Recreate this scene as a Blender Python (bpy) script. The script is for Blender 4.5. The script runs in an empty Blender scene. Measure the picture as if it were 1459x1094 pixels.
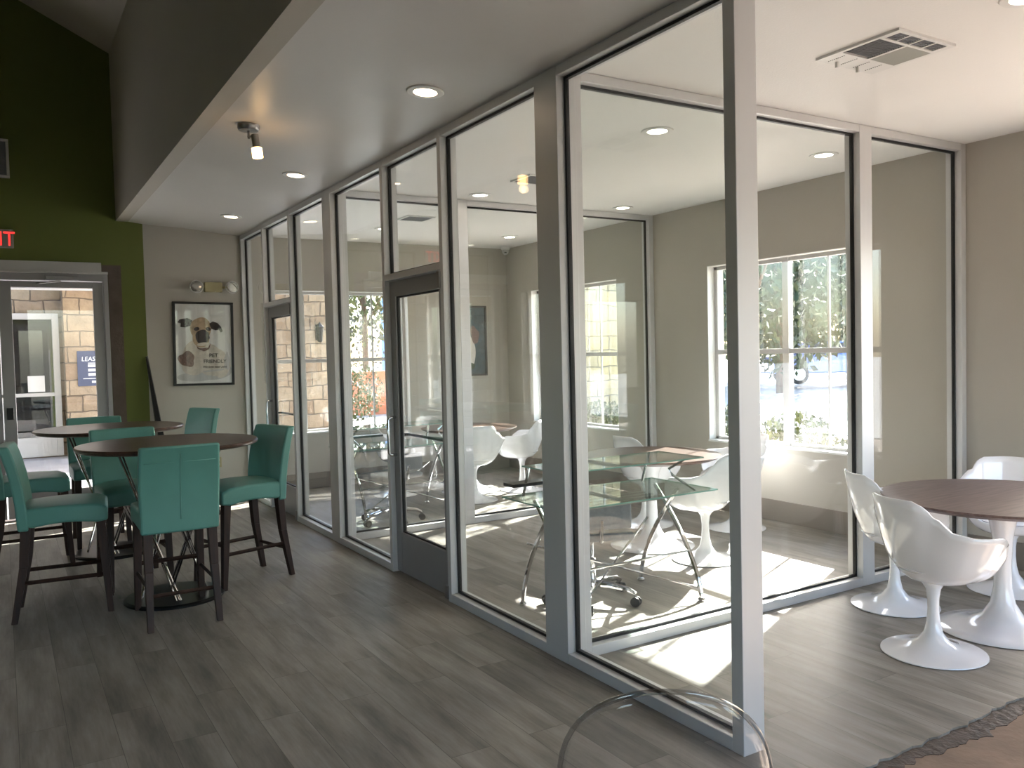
import bpy, bmesh, math, random
from mathutils import Vector, Matrix, Euler
PI = math.pi
random.seed(7)
SC = bpy.context.scene
COL = SC.collection
# ------------------------------------------------------------------ materials
def new_mat(name):
    m = bpy.data.materials.new(name); m.use_nodes = True
    nt = m.node_tree; b = nt.nodes['Principled BSDF']
    return m, nt, b
def lin(c):
    return tuple(((x/255)/12.92 if x/255 <= .04045 else ((x/255+.055)/1.055)**2.4) for x in c)
def pm(name, rgb, rough=.5, metal=0., noise=0., nscale=8., bump=0., bscale=200., emis=None, estr=0., coat=0., spec=.5, stretch=(1,1,1)):
    m, nt, b = new_mat(name)
    c = lin(rgb)
    b.inputs['Base Color'].default_value = (*c, 1); b.inputs['Roughness'].default_value = rough
    b.inputs['Metallic'].default_value = metal; b.inputs['Coat Weight'].default_value = coat
    b.inputs['Coat Roughness'].default_value = .05
    b.inputs['Specular IOR Level'].default_value = spec
    if emis: b.inputs['Emission Color'].default_value = (*lin(emis), 1); b.inputs['Emission Strength'].default_value = estr
    tc = nt.nodes.new('ShaderNodeTexCoord'); mp = nt.nodes.new('ShaderNodeMapping')
    mp.inputs['Scale'].default_value = stretch
    nt.links.new(tc.outputs['Object'], mp.inputs['Vector'])
    n = nt.nodes.new('ShaderNodeTexNoise'); n.inputs['Scale'].default_value = nscale; n.inputs['Detail'].default_value = 5
    nt.links.new(mp.outputs['Vector'], n.inputs['Vector'])
    if noise > 0:
        r = nt.nodes.new('ShaderNodeValToRGB')
        r.color_ramp.elements[0].position = .3; r.color_ramp.elements[1].position = .7
        r.color_ramp.elements[0].color = (*[max(0, x*(1-noise)) for x in c], 1)
        r.color_ramp.elements[1].color = (*[min(1, x*(1+noise)) for x in c], 1)
        nt.links.new(n.outputs['Fac'], r.inputs['Fac']); nt.links.new(r.outputs['Color'], b.inputs['Base Color'])
    if bump > 0:
        n2 = nt.nodes.new('ShaderNodeTexNoise'); n2.inputs['Scale'].default_value = bscale; n2.inputs['Detail'].default_value = 3
        nt.links.new(mp.outputs['Vector'], n2.inputs['Vector'])
        bp = nt.nodes.new('ShaderNodeBump'); bp.inputs['Strength'].default_value = bump; bp.inputs['Distance'].default_value = .01
        nt.links.new(n2.outputs['Fac'], bp.inputs['Height']); nt.links.new(bp.outputs['Normal'], b.inputs['Normal'])
    return m
def glass_mat(name, tint=(.965,.978,.968), refl=1.0):
    m = bpy.data.materials.new(name); m.use_nodes = True; nt = m.node_tree; nt.nodes.clear()
    o = nt.nodes.new('ShaderNodeOutputMaterial'); t = nt.nodes.new('ShaderNodeBsdfTransparent'); g = nt.nodes.new('ShaderNodeBsdfGlossy')
    mx = nt.nodes.new('ShaderNodeMixShader'); lw = nt.nodes.new('ShaderNodeLayerWeight'); lw.inputs['Blend'].default_value = .5
    p = nt.nodes.new('ShaderNodeMath'); p.operation = 'POWER'; p.inputs[1].default_value = 5
    a = nt.nodes.new('ShaderNodeMath'); a.operation = 'MULTIPLY_ADD'; a.inputs[1].default_value = .9; a.inputs[2].default_value = .04*refl
    a.use_clamp = True
    t.inputs['Color'].default_value = (*tint, 1); g.inputs['Roughness'].default_value = 0.0
    nt.links.new(lw.outputs['Facing'], p.inputs[0]); nt.links.new(p.outputs[0], a.inputs[0]); nt.links.new(a.outputs[0], mx.inputs['Fac'])
    nt.links.new(t.outputs[0], mx.inputs[1]); nt.links.new(g.outputs[0], mx.inputs[2]); nt.links.new(mx.outputs[0], o.inputs['Surface'])
    return m
def floor_mat():
    m, nt, b = new_mat('vinyl plank')
    tc = nt.nodes.new('ShaderNodeTexCoord'); mp = nt.nodes.new('ShaderNodeMapping'); mp.inputs['Rotation'].default_value = (0, 0, PI/2)
    nt.links.new(tc.outputs['Object'], mp.inputs['Vector'])
    br = nt.nodes.new('ShaderNodeTexBrick'); br.inputs['Scale'].default_value = 1
    br.inputs['Brick Width'].default_value = 1.22; br.inputs['Row Height'].default_value = .18; br.inputs['Mortar Size'].default_value = .0012
    br.inputs['Mortar Smooth'].default_value = .3
    br.offset = .37; br.inputs['Color1'].default_value = (.0, .0, .0, 1); br.inputs['Color2'].default_value = (1, 1, 1, 1); br.inputs['Mortar'].default_value = (0, 0, 0, 1)
    nt.links.new(mp.outputs['Vector'], br.inputs['Vector'])
    mp2 = nt.nodes.new('ShaderNodeMapping'); mp2.inputs['Scale'].default_value = (5.5, .8, 1)
    nt.links.new(tc.outputs['Object'], mp2.inputs['Vector'])
    ad = nt.nodes.new('ShaderNodeVectorMath'); ad.operation = 'MULTIPLY_ADD'; ad.inputs[1].default_value = (9, 9, 9)
    nt.links.new(br.outputs['Color'], ad.inputs[0]); nt.links.new(mp2.outputs['Vector'], ad.inputs[2])
    n = nt.nodes.new('ShaderNodeTexNoise'); n.inputs['Scale'].default_value = 1.7; n.inputs['Detail'].default_value = 7; n.inputs['Roughness'].default_value = .62
    nt.links.new(ad.outputs[0], n.inputs['Vector'])
    mp3 = nt.nodes.new('ShaderNodeMapping'); mp3.inputs['Scale'].default_value = (60, 3, 1)
    nt.links.new(tc.outputs['Object'], mp3.inputs['Vector'])
    n2 = nt.nodes.new('ShaderNodeTexNoise'); n2.inputs['Scale'].default_value = 1.5; n2.inputs['Detail'].default_value = 4
    nt.links.new(mp3.outputs['Vector'], n2.inputs['Vector'])
    r = nt.nodes.new('ShaderNodeValToRGB')
    e = r.color_ramp.elements; e[0].position = .25; e[0].color = (*lin((90, 86, 80)), 1); e[1].position = .72; e[1].color = (*lin((158, 152, 144)), 1)
    k = r.color_ramp.elements.new(.48); k.color = (*lin((129, 123, 115)), 1)
    mxf = nt.nodes.new('ShaderNodeMath'); mxf.operation = 'MULTIPLY_ADD'; mxf.inputs[1].default_value = .16
    nt.links.new(n2.outputs['Fac'], mxf.inputs[0]); nt.links.new(n.outputs['Fac'], mxf.inputs[2])
    sb = nt.nodes.new('ShaderNodeMath'); sb.operation = 'SUBTRACT'; sb.inputs[1].default_value = .08
    nt.links.new(mxf.outputs[0], sb.inputs[0]); nt.links.new(sb.outputs[0], r.inputs['Fac'])
    # plank to plank tone
    mul = nt.nodes.new('ShaderNodeMix'); mul.data_type = 'RGBA'; mul.blend_type = 'MULTIPLY'; mul.inputs['Factor'].default_value = 1
    tone = nt.nodes.new('ShaderNodeMapRange'); tone.inputs['To Min'].default_value = .84; tone.inputs['To Max'].default_value = 1.08
    nt.links.new(br.outputs['Color'], tone.inputs['Value'])
    nt.links.new(r.outputs['Color'], mul.inputs['A']); nt.links.new(tone.outputs['Result'], mul.inputs['B'])
    mo = nt.nodes.new('ShaderNodeMix'); mo.data_type = 'RGBA'; mo.inputs['B'].default_value = (*lin((58, 52, 48)), 1)
    fm = nt.nodes.new('ShaderNodeMath'); fm.operation = 'MULTIPLY'; fm.inputs[1].default_value = .7
    nt.links.new(br.outputs['Fac'], fm.inputs[0]); nt.links.new(fm.outputs[0], mo.inputs['Factor']); nt.links.new(mul.outputs['Result'], mo.inputs['A'])
    nt.links.new(mo.outputs['Result'], b.inputs['Base Color'])
    rr = nt.nodes.new('ShaderNodeMapRange'); rr.inputs['To Min'].default_value = .40; rr.inputs['To Max'].default_value = .58; b.inputs['Specular IOR Level'].default_value = .32
    nt.links.new(n.outputs['Fac'], rr.inputs['Value']); nt.links.new(rr.outputs['Result'], b.inputs['Roughness'])
    bp = nt.nodes.new('ShaderNodeBump'); bp.inputs['Strength'].default_value = .12; bp.inputs['Distance'].default_value = .004
    nt.links.new(n2.outputs['Fac'], bp.inputs['Height']); nt.links.new(bp.outputs['Normal'], b.inputs['Normal'])
    return m
def wood_mat(name, c1, c2, rough=.35, scale=(2, 22, 2)):
    m, nt, b = new_mat(name)
    tc = nt.nodes.new('ShaderNodeTexCoord'); mp = nt.nodes.new('ShaderNodeMapping'); mp.inputs['Scale'].default_value = scale
    n = nt.nodes.new('ShaderNodeTexNoise'); n.inputs['Scale'].default_value = 2; n.inputs['Detail'].default_value = 6
    r = nt.nodes.new('ShaderNodeValToRGB'); e = r.color_ramp.elements
    e[0].position = .3; e[1].position = .7; e[0].color = (*lin(c1), 1); e[1].color = (*lin(c2), 1)
    nt.links.new(tc.outputs['Object'], mp.inputs['Vector']); nt.links.new(mp.outputs['Vector'], n.inputs['Vector'])
    nt.links.new(n.outputs['Fac'], r.inputs['Fac']); nt.links.new(r.outputs['Color'], b.inputs['Base Color'])
    b.inputs['Roughness'].default_value = rough
    return m
def stone_mat(name, cols):
    m, nt, b = new_mat(name)
    tc = nt.nodes.new('ShaderNodeTexCoord'); mp = nt.nodes.new('ShaderNodeMapping')
    sx = nt.nodes.new('ShaderNodeSeparateXYZ'); ad = nt.nodes.new('ShaderNodeMath'); cb = nt.nodes.new('ShaderNodeCombineXYZ')
    nt.links.new(tc.outputs['Object'], sx.inputs[0]); nt.links.new(sx.outputs['X'], ad.inputs[0]); nt.links.new(sx.outputs['Y'], ad.inputs[1])
    nz = nt.nodes.new('ShaderNodeTexNoise'); nz.inputs['Scale'].default_value = 2.2; nz.inputs['Detail'].default_value = 3
    nt.links.new(tc.outputs['Object'], nz.inputs['Vector'])
    nt.links.new(ad.outputs[0], cb.inputs['X']); nt.links.new(sx.outputs['Z'], cb.inputs['Y'])
    dm = nt.nodes.new('ShaderNodeVectorMath'); dm.operation = 'MULTIPLY_ADD'; dm.inputs[1].default_value = (.12, .12, 0)
    nt.links.new(nz.outputs['Color'], dm.inputs[0]); nt.links.new(cb.outputs[0], dm.inputs[2])
    br = nt.nodes.new('ShaderNodeTexBrick'); br.inputs['Scale'].default_value = 1; br.inputs['Brick Width'].default_value = .46; br.inputs['Row Height'].default_value = .27
    br.inputs['Mortar Size'].default_value = .012; br.inputs['Mortar Smooth'].default_value = .6; br.offset = .43
    br.inputs['Color1'].default_value = (*lin(cols[0]), 1); br.inputs['Color2'].default_value = (*lin(cols[1]), 1); br.inputs['Mortar'].default_value = (*lin(cols[2]), 1)
    nt.links.new(dm.outputs[0], br.inputs['Vector'])
    n = nt.nodes.new('ShaderNodeTexNoise'); n.inputs['Scale'].default_value = 6; n.inputs['Detail'].default_value = 8
    nt.links.new(tc.outputs['Object'], n.inputs['Vector'])
    mr = nt.nodes.new('ShaderNodeMapRange'); mr.inputs['To Min'].default_value = .6; mr.inputs['To Max'].default_value = 1.3
    nt.links.new(n.outputs['Fac'], mr.inputs['Value'])
    mx = nt.nodes.new('ShaderNodeMix'); mx.data_type = 'RGBA'; mx.blend_type = 'MULTIPLY'; mx.inputs['Factor'].default_value = 1
    nt.links.new(br.outputs['Color'], mx.inputs['A']); nt.links.new(mr.outputs['Result'], mx.inputs['B']); nt.links.new(mx.outputs['Result'], b.inputs['Base Color'])
    b.inputs['Roughness'].default_value = .9
    bp = nt.nodes.new('ShaderNodeBump'); bp.inputs['Strength'].default_value = .9; bp.inputs['Distance'].default_value = .05
    s2 = nt.nodes.new('ShaderNodeMath'); s2.operation = 'SUBTRACT'; nt.links.new(n.outputs['Fac'], s2.inputs[0]); nt.links.new(br.outputs['Fac'], s2.inputs[1])
    nt.links.new(s2.outputs[0], bp.inputs['Height']); nt.links.new(bp.outputs['Normal'], b.inputs['Normal'])
    return m
M = {}
M['wall'] = pm('greige paint', (174, 168, 158), .7, noise=.015, nscale=2, bump=.08, bscale=160)
M['ceil'] = pm('ceiling paint', (232, 230, 227), .62, noise=.012, nscale=1.2, bump=.12, bscale=90)
M['soffit'] = pm('soffit paint', (200, 197, 194), .42, noise=.02, nscale=1.5, bump=.1, bscale=14)
M['green'] = pm('olive green paint', (96, 104, 44), .7, noise=.02, nscale=2, bump=.06, bscale=160)
M['raw'] = pm('raw plaster', (92, 80, 72), .85, noise=.18, nscale=7, bump=.3, bscale=40)
M['base'] = pm('taupe baseboard', (122, 113, 104), .5, noise=.02)
M['alu'] = pm('anodised aluminium', (206, 205, 205), .42, metal=.25, noise=.02, nscale=3, stretch=(1, 1, .05))
M['alud'] = pm('painted door metal', (150, 148, 149), .45, metal=.3, noise=.02)
M['gask'] = pm('black gasket', (12, 12, 13), .5)
M['glass'] = glass_mat('partition glass')
M['wglass'] = glass_mat('window glass', (.985, .99, .988), 1.0)
M['floor'] = floor_mat()
M['conc'] = pm('bare concrete', (126, 106, 90), .85, noise=.22, nscale=4, bump=.3, bscale=30)
M['glue'] = pm('old glue residue', (64, 52, 44), .6, noise=.5, nscale=22, bump=.8, bscale=40)
M['white'] = pm('white paint', (222, 221, 218), .45, noise=.01)
M['trimw'] = pm('white trim', (190, 187, 184), .5, noise=.01)
M['teal'] = pm('teal leather', (90, 144, 134), .42, noise=.05, nscale=5, bump=.1, bscale=300)
M['tealseam'] = pm('teal piping', (100, 152, 141), .45)
M['legwood'] = wood_mat('espresso wood', (34, 20, 14), (58, 34, 24), .6, (20, 20, 2))
M['tabwood'] = wood_mat('dark table wood', (52, 36, 28), (86, 62, 50), .3)
M['walnut'] = wood_mat('walnut veneer', (84, 68, 64), (116, 98, 94), .38)
M['chrome'] = pm('chrome', (226, 226, 230), .07, metal=1.)
M['steel'] = pm('brushed steel', (150, 148, 146), .28, metal=.95)
M['plast'] = pm('white gloss fibreglass', (236, 235, 238), .12, coat=.6)
M['blackm'] = pm('black metal', (20, 20, 21), .3, metal=.3)
M['blackr'] = pm('black rubber', (16, 16, 17), .5)
M['grey'] = pm('grey fabric', (120, 122, 126), .8, noise=.1, nscale=60)
M['tglass'] = glass_mat('green tinted glass', (.86, .93, .90), 1.8)
M['gedge'] = pm('green glass edge', (118, 158, 146), .15)
M['acryl'] = None
M['lampon'] = pm('lamp diffuser warm', (255, 240, 220), .5, emis=(255, 222, 184), estr=13)
M['lampon2'] = pm('lamp diffuser neutral', (255, 248, 240), .5, emis=(255, 240, 222), estr=13)
M['bulb'] = pm('frosted halogen glass', (255, 230, 190), .3, emis=(255, 200, 130), estr=12)
M['yel'] = pm('aged beige plastic', (160, 150, 112), .5)
M['clearl'] = pm('lens reflector', (190, 188, 182), .18, metal=.8)
M['red'] = pm('lit red letters', (230, 60, 50), .5, emis=(255, 50, 48), estr=1.1)
M['signgrey'] = pm('sign housing', (150, 150, 142), .5)
M['navy'] = pm('navy sign paint', (38, 48, 84), .5)
M['paper'] = pm('print paper', (214, 212, 210), .35, coat=.3)
M['fawn'] = pm('print fawn', (170, 146, 118), .4, noise=.25, nscale=30)
M['cream'] = pm('print cream', (200, 190, 178), .4, noise=.1, nscale=30)
M['darkf'] = pm('print dark brown', (48, 36, 32), .4, noise=.25, nscale=40)
M['rust'] = pm('print rust', (112, 84, 72), .4, noise=.4, nscale=60)
M['ink'] = pm('print ink', (24, 22, 24), .5)
M['pgrey'] = pm('print soft grey', (184, 181, 180), .4, noise=.05)
M['frame'] = pm('black frame', (18, 16, 15), .35)
M['teald'] = pm('print dark teal', (40, 62, 68), .4, noise=.5, nscale=14)
M['stoneA'] = stone_mat('peach limestone', [(166, 146, 120), (140, 116, 92), (118, 102, 86)])
M['stoneB'] = stone_mat('cream limestone', [(168, 156, 122), (142, 134, 110), (120, 114, 100)])
M['pave'] = pm('sunny concrete', (158, 156, 158), .8, noise=.05, nscale=3)
M['asph'] = pm('pale asphalt', (176, 174, 172), .85, noise=.06, nscale=5)
M['grass'] = pm('pale mulch', (168, 154, 142), .9, noise=.2, nscale=30)
M['leaf'] = pm('leaf green', (36, 54, 19), .5, noise=.35, nscale=3)
M['leafy'] = pm('leaf yellow green', (66, 74, 25), .5, noise=.35, nscale=3)
M['leafd'] = pm('leaf dusky', (92, 88, 84), .7, noise=.3, nscale=3)
M['bark'] = pm('bark', (96, 80, 66), .9, noise=.25, nscale=10)
M['carb'] = pm('blue car paint', (84, 112, 186), .25, coat=.8)
M['carg'] = pm('slate car paint', (92, 112, 142), .25, coat=.8)
M['cargl'] = pm('car window', (30, 34, 40), .08)
M['tyre'] = pm('tyre', (26, 26, 27), .7)
M['hub'] = pm('hubcap', (200, 204, 208), .3, metal=.6)
M['terra'] = pm('terracotta stucco', (206, 120, 84), .8, noise=.08)
M['bluew'] = pm('pale blue cladding', (120, 160, 226), .7, noise=.06)
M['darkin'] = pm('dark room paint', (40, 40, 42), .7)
M['acryl'] = glass_mat('clear acrylic', (.96, .96, .965), 1.3)
M['acryle'] = glass_mat('acrylic edge', (.74, .75, .76), 4.)
# ------------------------------------------------------------------ mesh helpers
def finish(bm):
    bmesh.ops.recalc_face_normals(bm, faces=bm.faces[:]); return bm
def obj(name, bm, mat, parent=None, smooth=False, bevel=0., seg=2, angle=35, sub=0, solid=0.):
    me = bpy.data.meshes.new(name)
    if isinstance(bm, bpy.types.Mesh): me = bm
    else: finish(bm); bm.to_mesh(me); bm.free()
    o = bpy.data.objects.new(name, me); COL.objects.link(o)
    for mm in (mat if isinstance(mat, (list, tuple)) else [mat]): me.materials.append(mm)
    if parent: o.parent = parent
    if smooth:
        for p in me.polygons: p.use_smooth = True
        if smooth == 'auto':
            try: me.set_sharp_from_angle(angle=math.radians(angle))
            except Exception: pass
    if solid: md = o.modifiers.new('solid', 'SOLIDIFY'); md.thickness = solid; md.offset = 0
    if bevel: md = o.modifiers.new('bev', 'BEVEL'); md.width = bevel; md.segments = seg; md.limit_method = 'ANGLE'; md.angle_limit = math.radians(40)
    if sub: md = o.modifiers.new('sub', 'SUBSURF'); md.levels = sub; md.render_levels = sub
    return o
def box(bm, x0, x1, y0, y1, z0, z1):
    v = [bm.verts.new(p) for p in [(x0,y0,z0),(x1,y0,z0),(x1,y1,z0),(x0,y1,z0),(x0,y0,z1),(x1,y0,z1),(x1,y1,z1),(x0,y1,z1)]]
    for f in [(0,3,2,1),(4,5,6,7),(0,1,5,4),(1,2,6,5),(2,3,7,6),(3,0,4,7)]: bm.faces.new([v[i] for i in f])
    return bm
def B(*a):
    bm = bmesh.new()
    for t in a: box(bm, *t)
    return bm
def hexa(bm, lo, hi):
    v = [bm.verts.new(p) for p in list(lo)+list(hi)]
    for f in [(0,3,2,1),(4,5,6,7),(0,1,5,4),(1,2,6,5),(2,3,7,6),(3,0,4,7)]: bm.faces.new([v[i] for i in f])
def taper(bm, p0, p1, s0, s1):
    a, b_ = Vector(p0), Vector(p1)
    def q(c, s): return [(c.x-s, c.y-s, c.z), (c.x+s, c.y-s, c.z), (c.x+s, c.y+s, c.z), (c.x-s, c.y+s, c.z)]
    hexa(bm, q(a, s0), q(b_, s1))
def tube(bm, pts, r, n=10, cap=True, closed=False):
    P = [Vector(p) for p in pts]; rings = []
    R = r if isinstance(r, (list, tuple)) else [r]*len(P)
    up = None
    for i, p in enumerate(P):
        if closed: t = (P[(i+1) % len(P)]-P[i-1]).normalized()
        else: t = (P[min(i+1, len(P)-1)]-P[max(i-1, 0)]).normalized()
        if up is None: up = Vector((0, 0, 1)) if abs(t.z) < .9 else Vector((1, 0, 0))
        s = t.cross(up).normalized(); up = s.cross(t).normalized()
        rings.append([bm.verts.new(p + (s*math.cos(a)+up*math.sin(a))*R[i]) for a in [2*PI*k/n for k in range(n)]])
    m_ = len(rings) if closed else len(rings)-1
    for i in range(m_):
        a, b_ = rings[i], rings[(i+1) % len(rings)]
        for k in range(n): bm.faces.new([a[k], a[(k+1) % n], b_[(k+1) % n], b_[k]])
    if cap and not closed:
        bm.faces.new(rings[0][::-1]); bm.faces.new(rings[-1])
    return bm
def lathe(bm, prof, n=40, c=(0, 0, 0), cap=True):
    rings = []
    for r, z in prof:
        if r < 1e-6: rings.append([bm.verts.new((c[0], c[1], c[2]+z))])
        else: rings.append([bm.verts.new((c[0]+r*math.cos(2*PI*k/n), c[1]+r*math.sin(2*PI*k/n), c[2]+z)) for k in range(n)])
    for a, b_ in zip(rings[:-1], rings[1:]):
        for k in range(n):
            k2 = (k+1) % n
            if len(a) == 1 and len(b_) == 1: continue
            if len(a) == 1: bm.faces.new([a[0], b_[k2], b_[k]])
            elif len(b_) == 1: bm.faces.new([a[k], a[k2], b_[0]])
            else: bm.faces.new([a[k], a[k2], b_[k2], b_[k]])
    if cap:
        if len(rings[0]) > 1: bm.faces.new(rings[0][::-1])
        if len(rings[-1]) > 1: bm.faces.new(rings[-1])
    return bm
def poly(bm, pts, y, t=.002):
    """flat outline in x,z extruded a little along y"""
    a = [bm.verts.new((x, y, z)) for x, z in pts]; b_ = [bm.verts.new((x, y-t, z)) for x, z in pts]
    n = len(pts); bm.faces.new(a); bm.faces.new(b_[::-1])
    for i in range(n): bm.faces.new([a[i], b_[i], b_[(i+1) % n], a[(i+1) % n]])
    return bm
def text_mesh(body, size, extrude=.002, align='LEFT', shear=0):
    cu = bpy.data.curves.new('t', 'FONT'); cu.body = body; cu.size = size; cu.extrude = extrude; cu.align_x = align; cu.shear = shear
    cu.resolution_u = 3
    o = bpy.data.objects.new('t', cu); COL.objects.link(o)
    dg = bpy.context.evaluated_depsgraph_get(); me = bpy.data.meshes.new_from_object(o.evaluated_get(dg))
    bpy.data.objects.remove(o); bpy.data.curves.remove(cu)
    return me
def put_text(name, body, size, loc, parent, mat, align='LEFT', shear=0, bold=1.0):
    me = text_mesh(body, size, .0015, align, shear); me.transform(Matrix.Rotation(PI/2, 4, 'X')); me.transform(Matrix.Diagonal((bold, 1, 1, 1)))
    me.name = name
    o = bpy.data.objects.new(name, me); COL.objects.link(o); me.materials.clear(); me.materials.append(mat); o.parent = parent; o.location = loc
    return o
def empty(name, loc=(0, 0, 0), rz=0.):
    o = bpy.data.objects.new(name, None); COL.objects.link(o); o.location = loc; o.rotation_euler = (0, 0, rz); o.empty_display_size = .1
    return o
def tag(o, label, cat, group=None, kind=None):
    o['label'] = label; o['category'] = cat
    if group: o['group'] = group
    if kind: o['kind'] = kind
    return o
def struct(o, label=None):
    o['kind'] = 'structure'
    if label: o['label'] = label
    return o
def copy_tree(o, parent=None):
    c = o.copy(); COL.objects.link(c)
    if parent: c.parent = parent
    for ch in list(o.children): copy_tree(ch, c)
    return c
def holed(axis, c0, c1, u0, u1, z0, z1, holes, extra_u=()):
    """slab wall with openings. axis 'y': spans x (u), thickness y c0..c1; axis 'x': spans y"""
    us = sorted(set([u0, u1]+[h[0] for h in holes]+[h[1] for h in holes])); zs = sorted(set([z0, z1]+[h[2] for h in holes]+[h[3] for h in holes]))
    bm = bmesh.new(); V = {}
    def P(c, u, z):
        k = (c, round(u, 5), round(z, 5))
        if k not in V: V[k] = bm.verts.new((u, c, z) if axis == 'y' else (c, u, z))
        return V[k]
    def solid(i, j):
        if i < 0 or j < 0 or i >= len(us)-1 or j >= len(zs)-1: return False
        um, zm = (us[i]+us[i+1])/2, (zs[j]+zs[j+1])/2
        return not any(h[0] < um < h[1] and h[2] < zm < h[3] for h in holes)
    for i in range(len(us)-1):
        for j in range(len(zs)-1):
            if not solid(i, j): continue
            a, b_, z, w = us[i], us[i+1], zs[j], zs[j+1]
            for c in (c0, c1): bm.faces.new([P(c, a, z), P(c, b_, z), P(c, b_, w), P(c, a, w)])
            if not solid(i-1, j): bm.faces.new([P(c0, a, z), P(c1, a, z), P(c1, a, w), P(c0, a, w)])
            if not solid(i+1, j): bm.faces.new([P(c0, b_, z), P(c1, b_, z), P(c1, b_, w), P(c0, b_, w)])
            if not solid(i, j-1): bm.faces.new([P(c0, a, z), P(c1, a, z), P(c1, b_, z), P(c0, b_, z)])
            if not solid(i, j+1): bm.faces.new([P(c0, a, w), P(c1, a, w), P(c1, b_, w), P(c0, b_, w)])
    return bm
# ------------------------------------------------------------------ dimensions
HC = 2.98; XG = 2.38; XE = 5.92; XO = 6.14; YB = 9.82; YO = 10.04; XBK = 1.22; ZBK = 3.07
W0 = (1.10, 2.87); W1 = (4.25, 6.02); W2 = (7.43, 9.20); WZ = (.66, 2.37); WB = (2.68, 4.45)
XL = -6.; YR = -4.
# ------------------------------------------------------------------ shell
def jag(x): return 1.955 + .006*math.sin(x*41)+.005*math.sin(x*97+1)+(.014*math.sin(x*9+.5)+.018*math.sin(x*3.7) if x > 3.3 else 0)*min(1, max(0, x-3.2))
bm = bmesh.new()
n = 90; xs = [2.40+(XE-2.40)*i/n for i in range(n+1)]
top = [bm.verts.new((x, jag(x), 0)) for x in xs]
c_ = [bm.verts.new(p) for p in [(XE, YO-.22, 0), (XL, YO-.22, 0), (XL, YR, 0), (2.40, YR, 0)]]
bm.faces.new(top+c_)
r = bmesh.ops.extrude_face_region(bm, geom=bm.faces[:])
bmesh.ops.translate(bm, verts=[v for v in r['geom'] if isinstance(v, bmesh.types.BMVert)], vec=(0, 0, -.012))
struct(obj('floor', bm, M['floor']), 'grey brown vinyl plank floor')
struct(obj('floor_concrete', B((2.3, XE, YR, 2.25, -.12, -.0125)), M['conc']), 'bare brown concrete slab where planks were torn up')
struct(obj('floor_slab', B((XL-.2, XO, YR-.2, YO, -.3, -.125)), M['conc']), 'concrete slab under the floor')
bm = bmesh.new(); n = 140; lo, hi = [], []
for i in range(n+1):
    x = 2.44+(XE-2.5)*i/n
    w = .05+.02*math.sin(x*4.3)+.008*math.sin(x*27)+.01*random.random()+.006*math.sin(x*83)+.035*max(0, min(1, x-3.1))
    lo.append(bm.verts.new((x, jag(x)-.006-w, -.0118))); hi.append(bm.verts.new((x, jag(x)-.004, -.0118+.004*random.random())))
for i in range(n): bm.faces.new([lo[i], lo[i+1], hi[i+1], hi[i]])
for i in range(n): # ragged top thickness
    pass
o = obj('glue_residue', bm, M['glue'], solid=.003); tag(o, 'ragged dark strip of old glue along the torn floor edge', 'glue residue', kind='stuff')
bm = holed('y', YB, YO, XL, 1.36, 0, 6.9, [(-1.0, 1.0, 0, 2.50), (-3.5, -2.4, 1.0, 2.3)])
struct(obj('wall_back_green', bm, M['green']), 'olive green gable wall around the entrance door')
bm = holed('y', YB, YO, 1.36, XO, 0, 3.3, [(WB[0], WB[1], WZ[0], WZ[1])])
struct(obj('wall_back', bm, M['wall']), 'greige back wall behind poster and end room')
bm = holed('x', XE, XO, YR, YB, 0, 3.3, [(-2.05, -.28, *WZ), (*W0, *WZ), (*W1, *WZ), (*W2, *WZ)])  # first opening is added out of view to let in daylight
struct(obj('wall_right', bm, M['wall']), 'greige outer wall with tall windows')
bm = holed('x', XL-.2, XL, YR, YO, 0, 5.2, [(0, 2.4, .8, 2.4)])  # unseen opening put in for some light in the dark lounge
struct(obj('wall_left', bm, M['green']), 'far left wall of the lounge')
bm = holed('y', YR-.2, YR, XL-.2, XO, 0, 6.9, [(.6, 5.8, .05, 2.9)])  # unseen opening, widened so more daylight reaches the right side
struct(obj('wall_rear', bm, M['wall']), 'wall behind the camera')
struct(obj('ceiling', B((XG, XO, YR, YO, HC, HC+.3)), M['ceil']), 'white ceiling over the glass rooms')
bm = bmesh.new()
ny = 56; nx = 8
g = [[bm.verts.new((XBK+(XG-XBK)*i/nx, YR+(YB-YR)*j/ny, ZBK+(HC-ZBK)*i/nx + (0 if i in (0, nx) else .006*math.sin(j*1.3+i)*math.sin(j*.37)))) for i in range(nx+1)] for j in range(ny+1)]
for j in range(ny):
    for i in range(nx): bm.faces.new([g[j][i], g[j][i+1], g[j+1][i+1], g[j+1][i]])
struct(obj('ceiling_soffit', bm, M['soffit'], smooth=True), 'lower ceiling strip along the glass front')
struct(obj('ceiling_bulkhead', B((XBK-.12, XBK, YR, YB, ZBK, 4.83)), M['wall']), 'tall bulkhead between vault and lower ceiling')
struct(obj('ceiling_upper_deck', B((XBK, XO, YR, YO, 3.31, 3.4)), M['ceil']), 'deck over the lower ceiling')
bm = bmesh.new()
xr, zr = -2.39, 4.83+.495*(1.22+2.39)
def quad(pts): bm.faces.new([bm.verts.new(p) for p in pts])
quad([(XBK, YR, 4.83), (XBK, YB, 4.83), (xr, YB, zr), (xr, YR, zr)]); quad([(xr, YR, zr), (xr, YB, zr), (XL, YB, 4.83), (XL, YR, 4.83)])
struct(obj('ceiling_vault', bm, M['wall'], solid=.12), 'sloping vaulted ceiling of the lounge')
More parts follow.
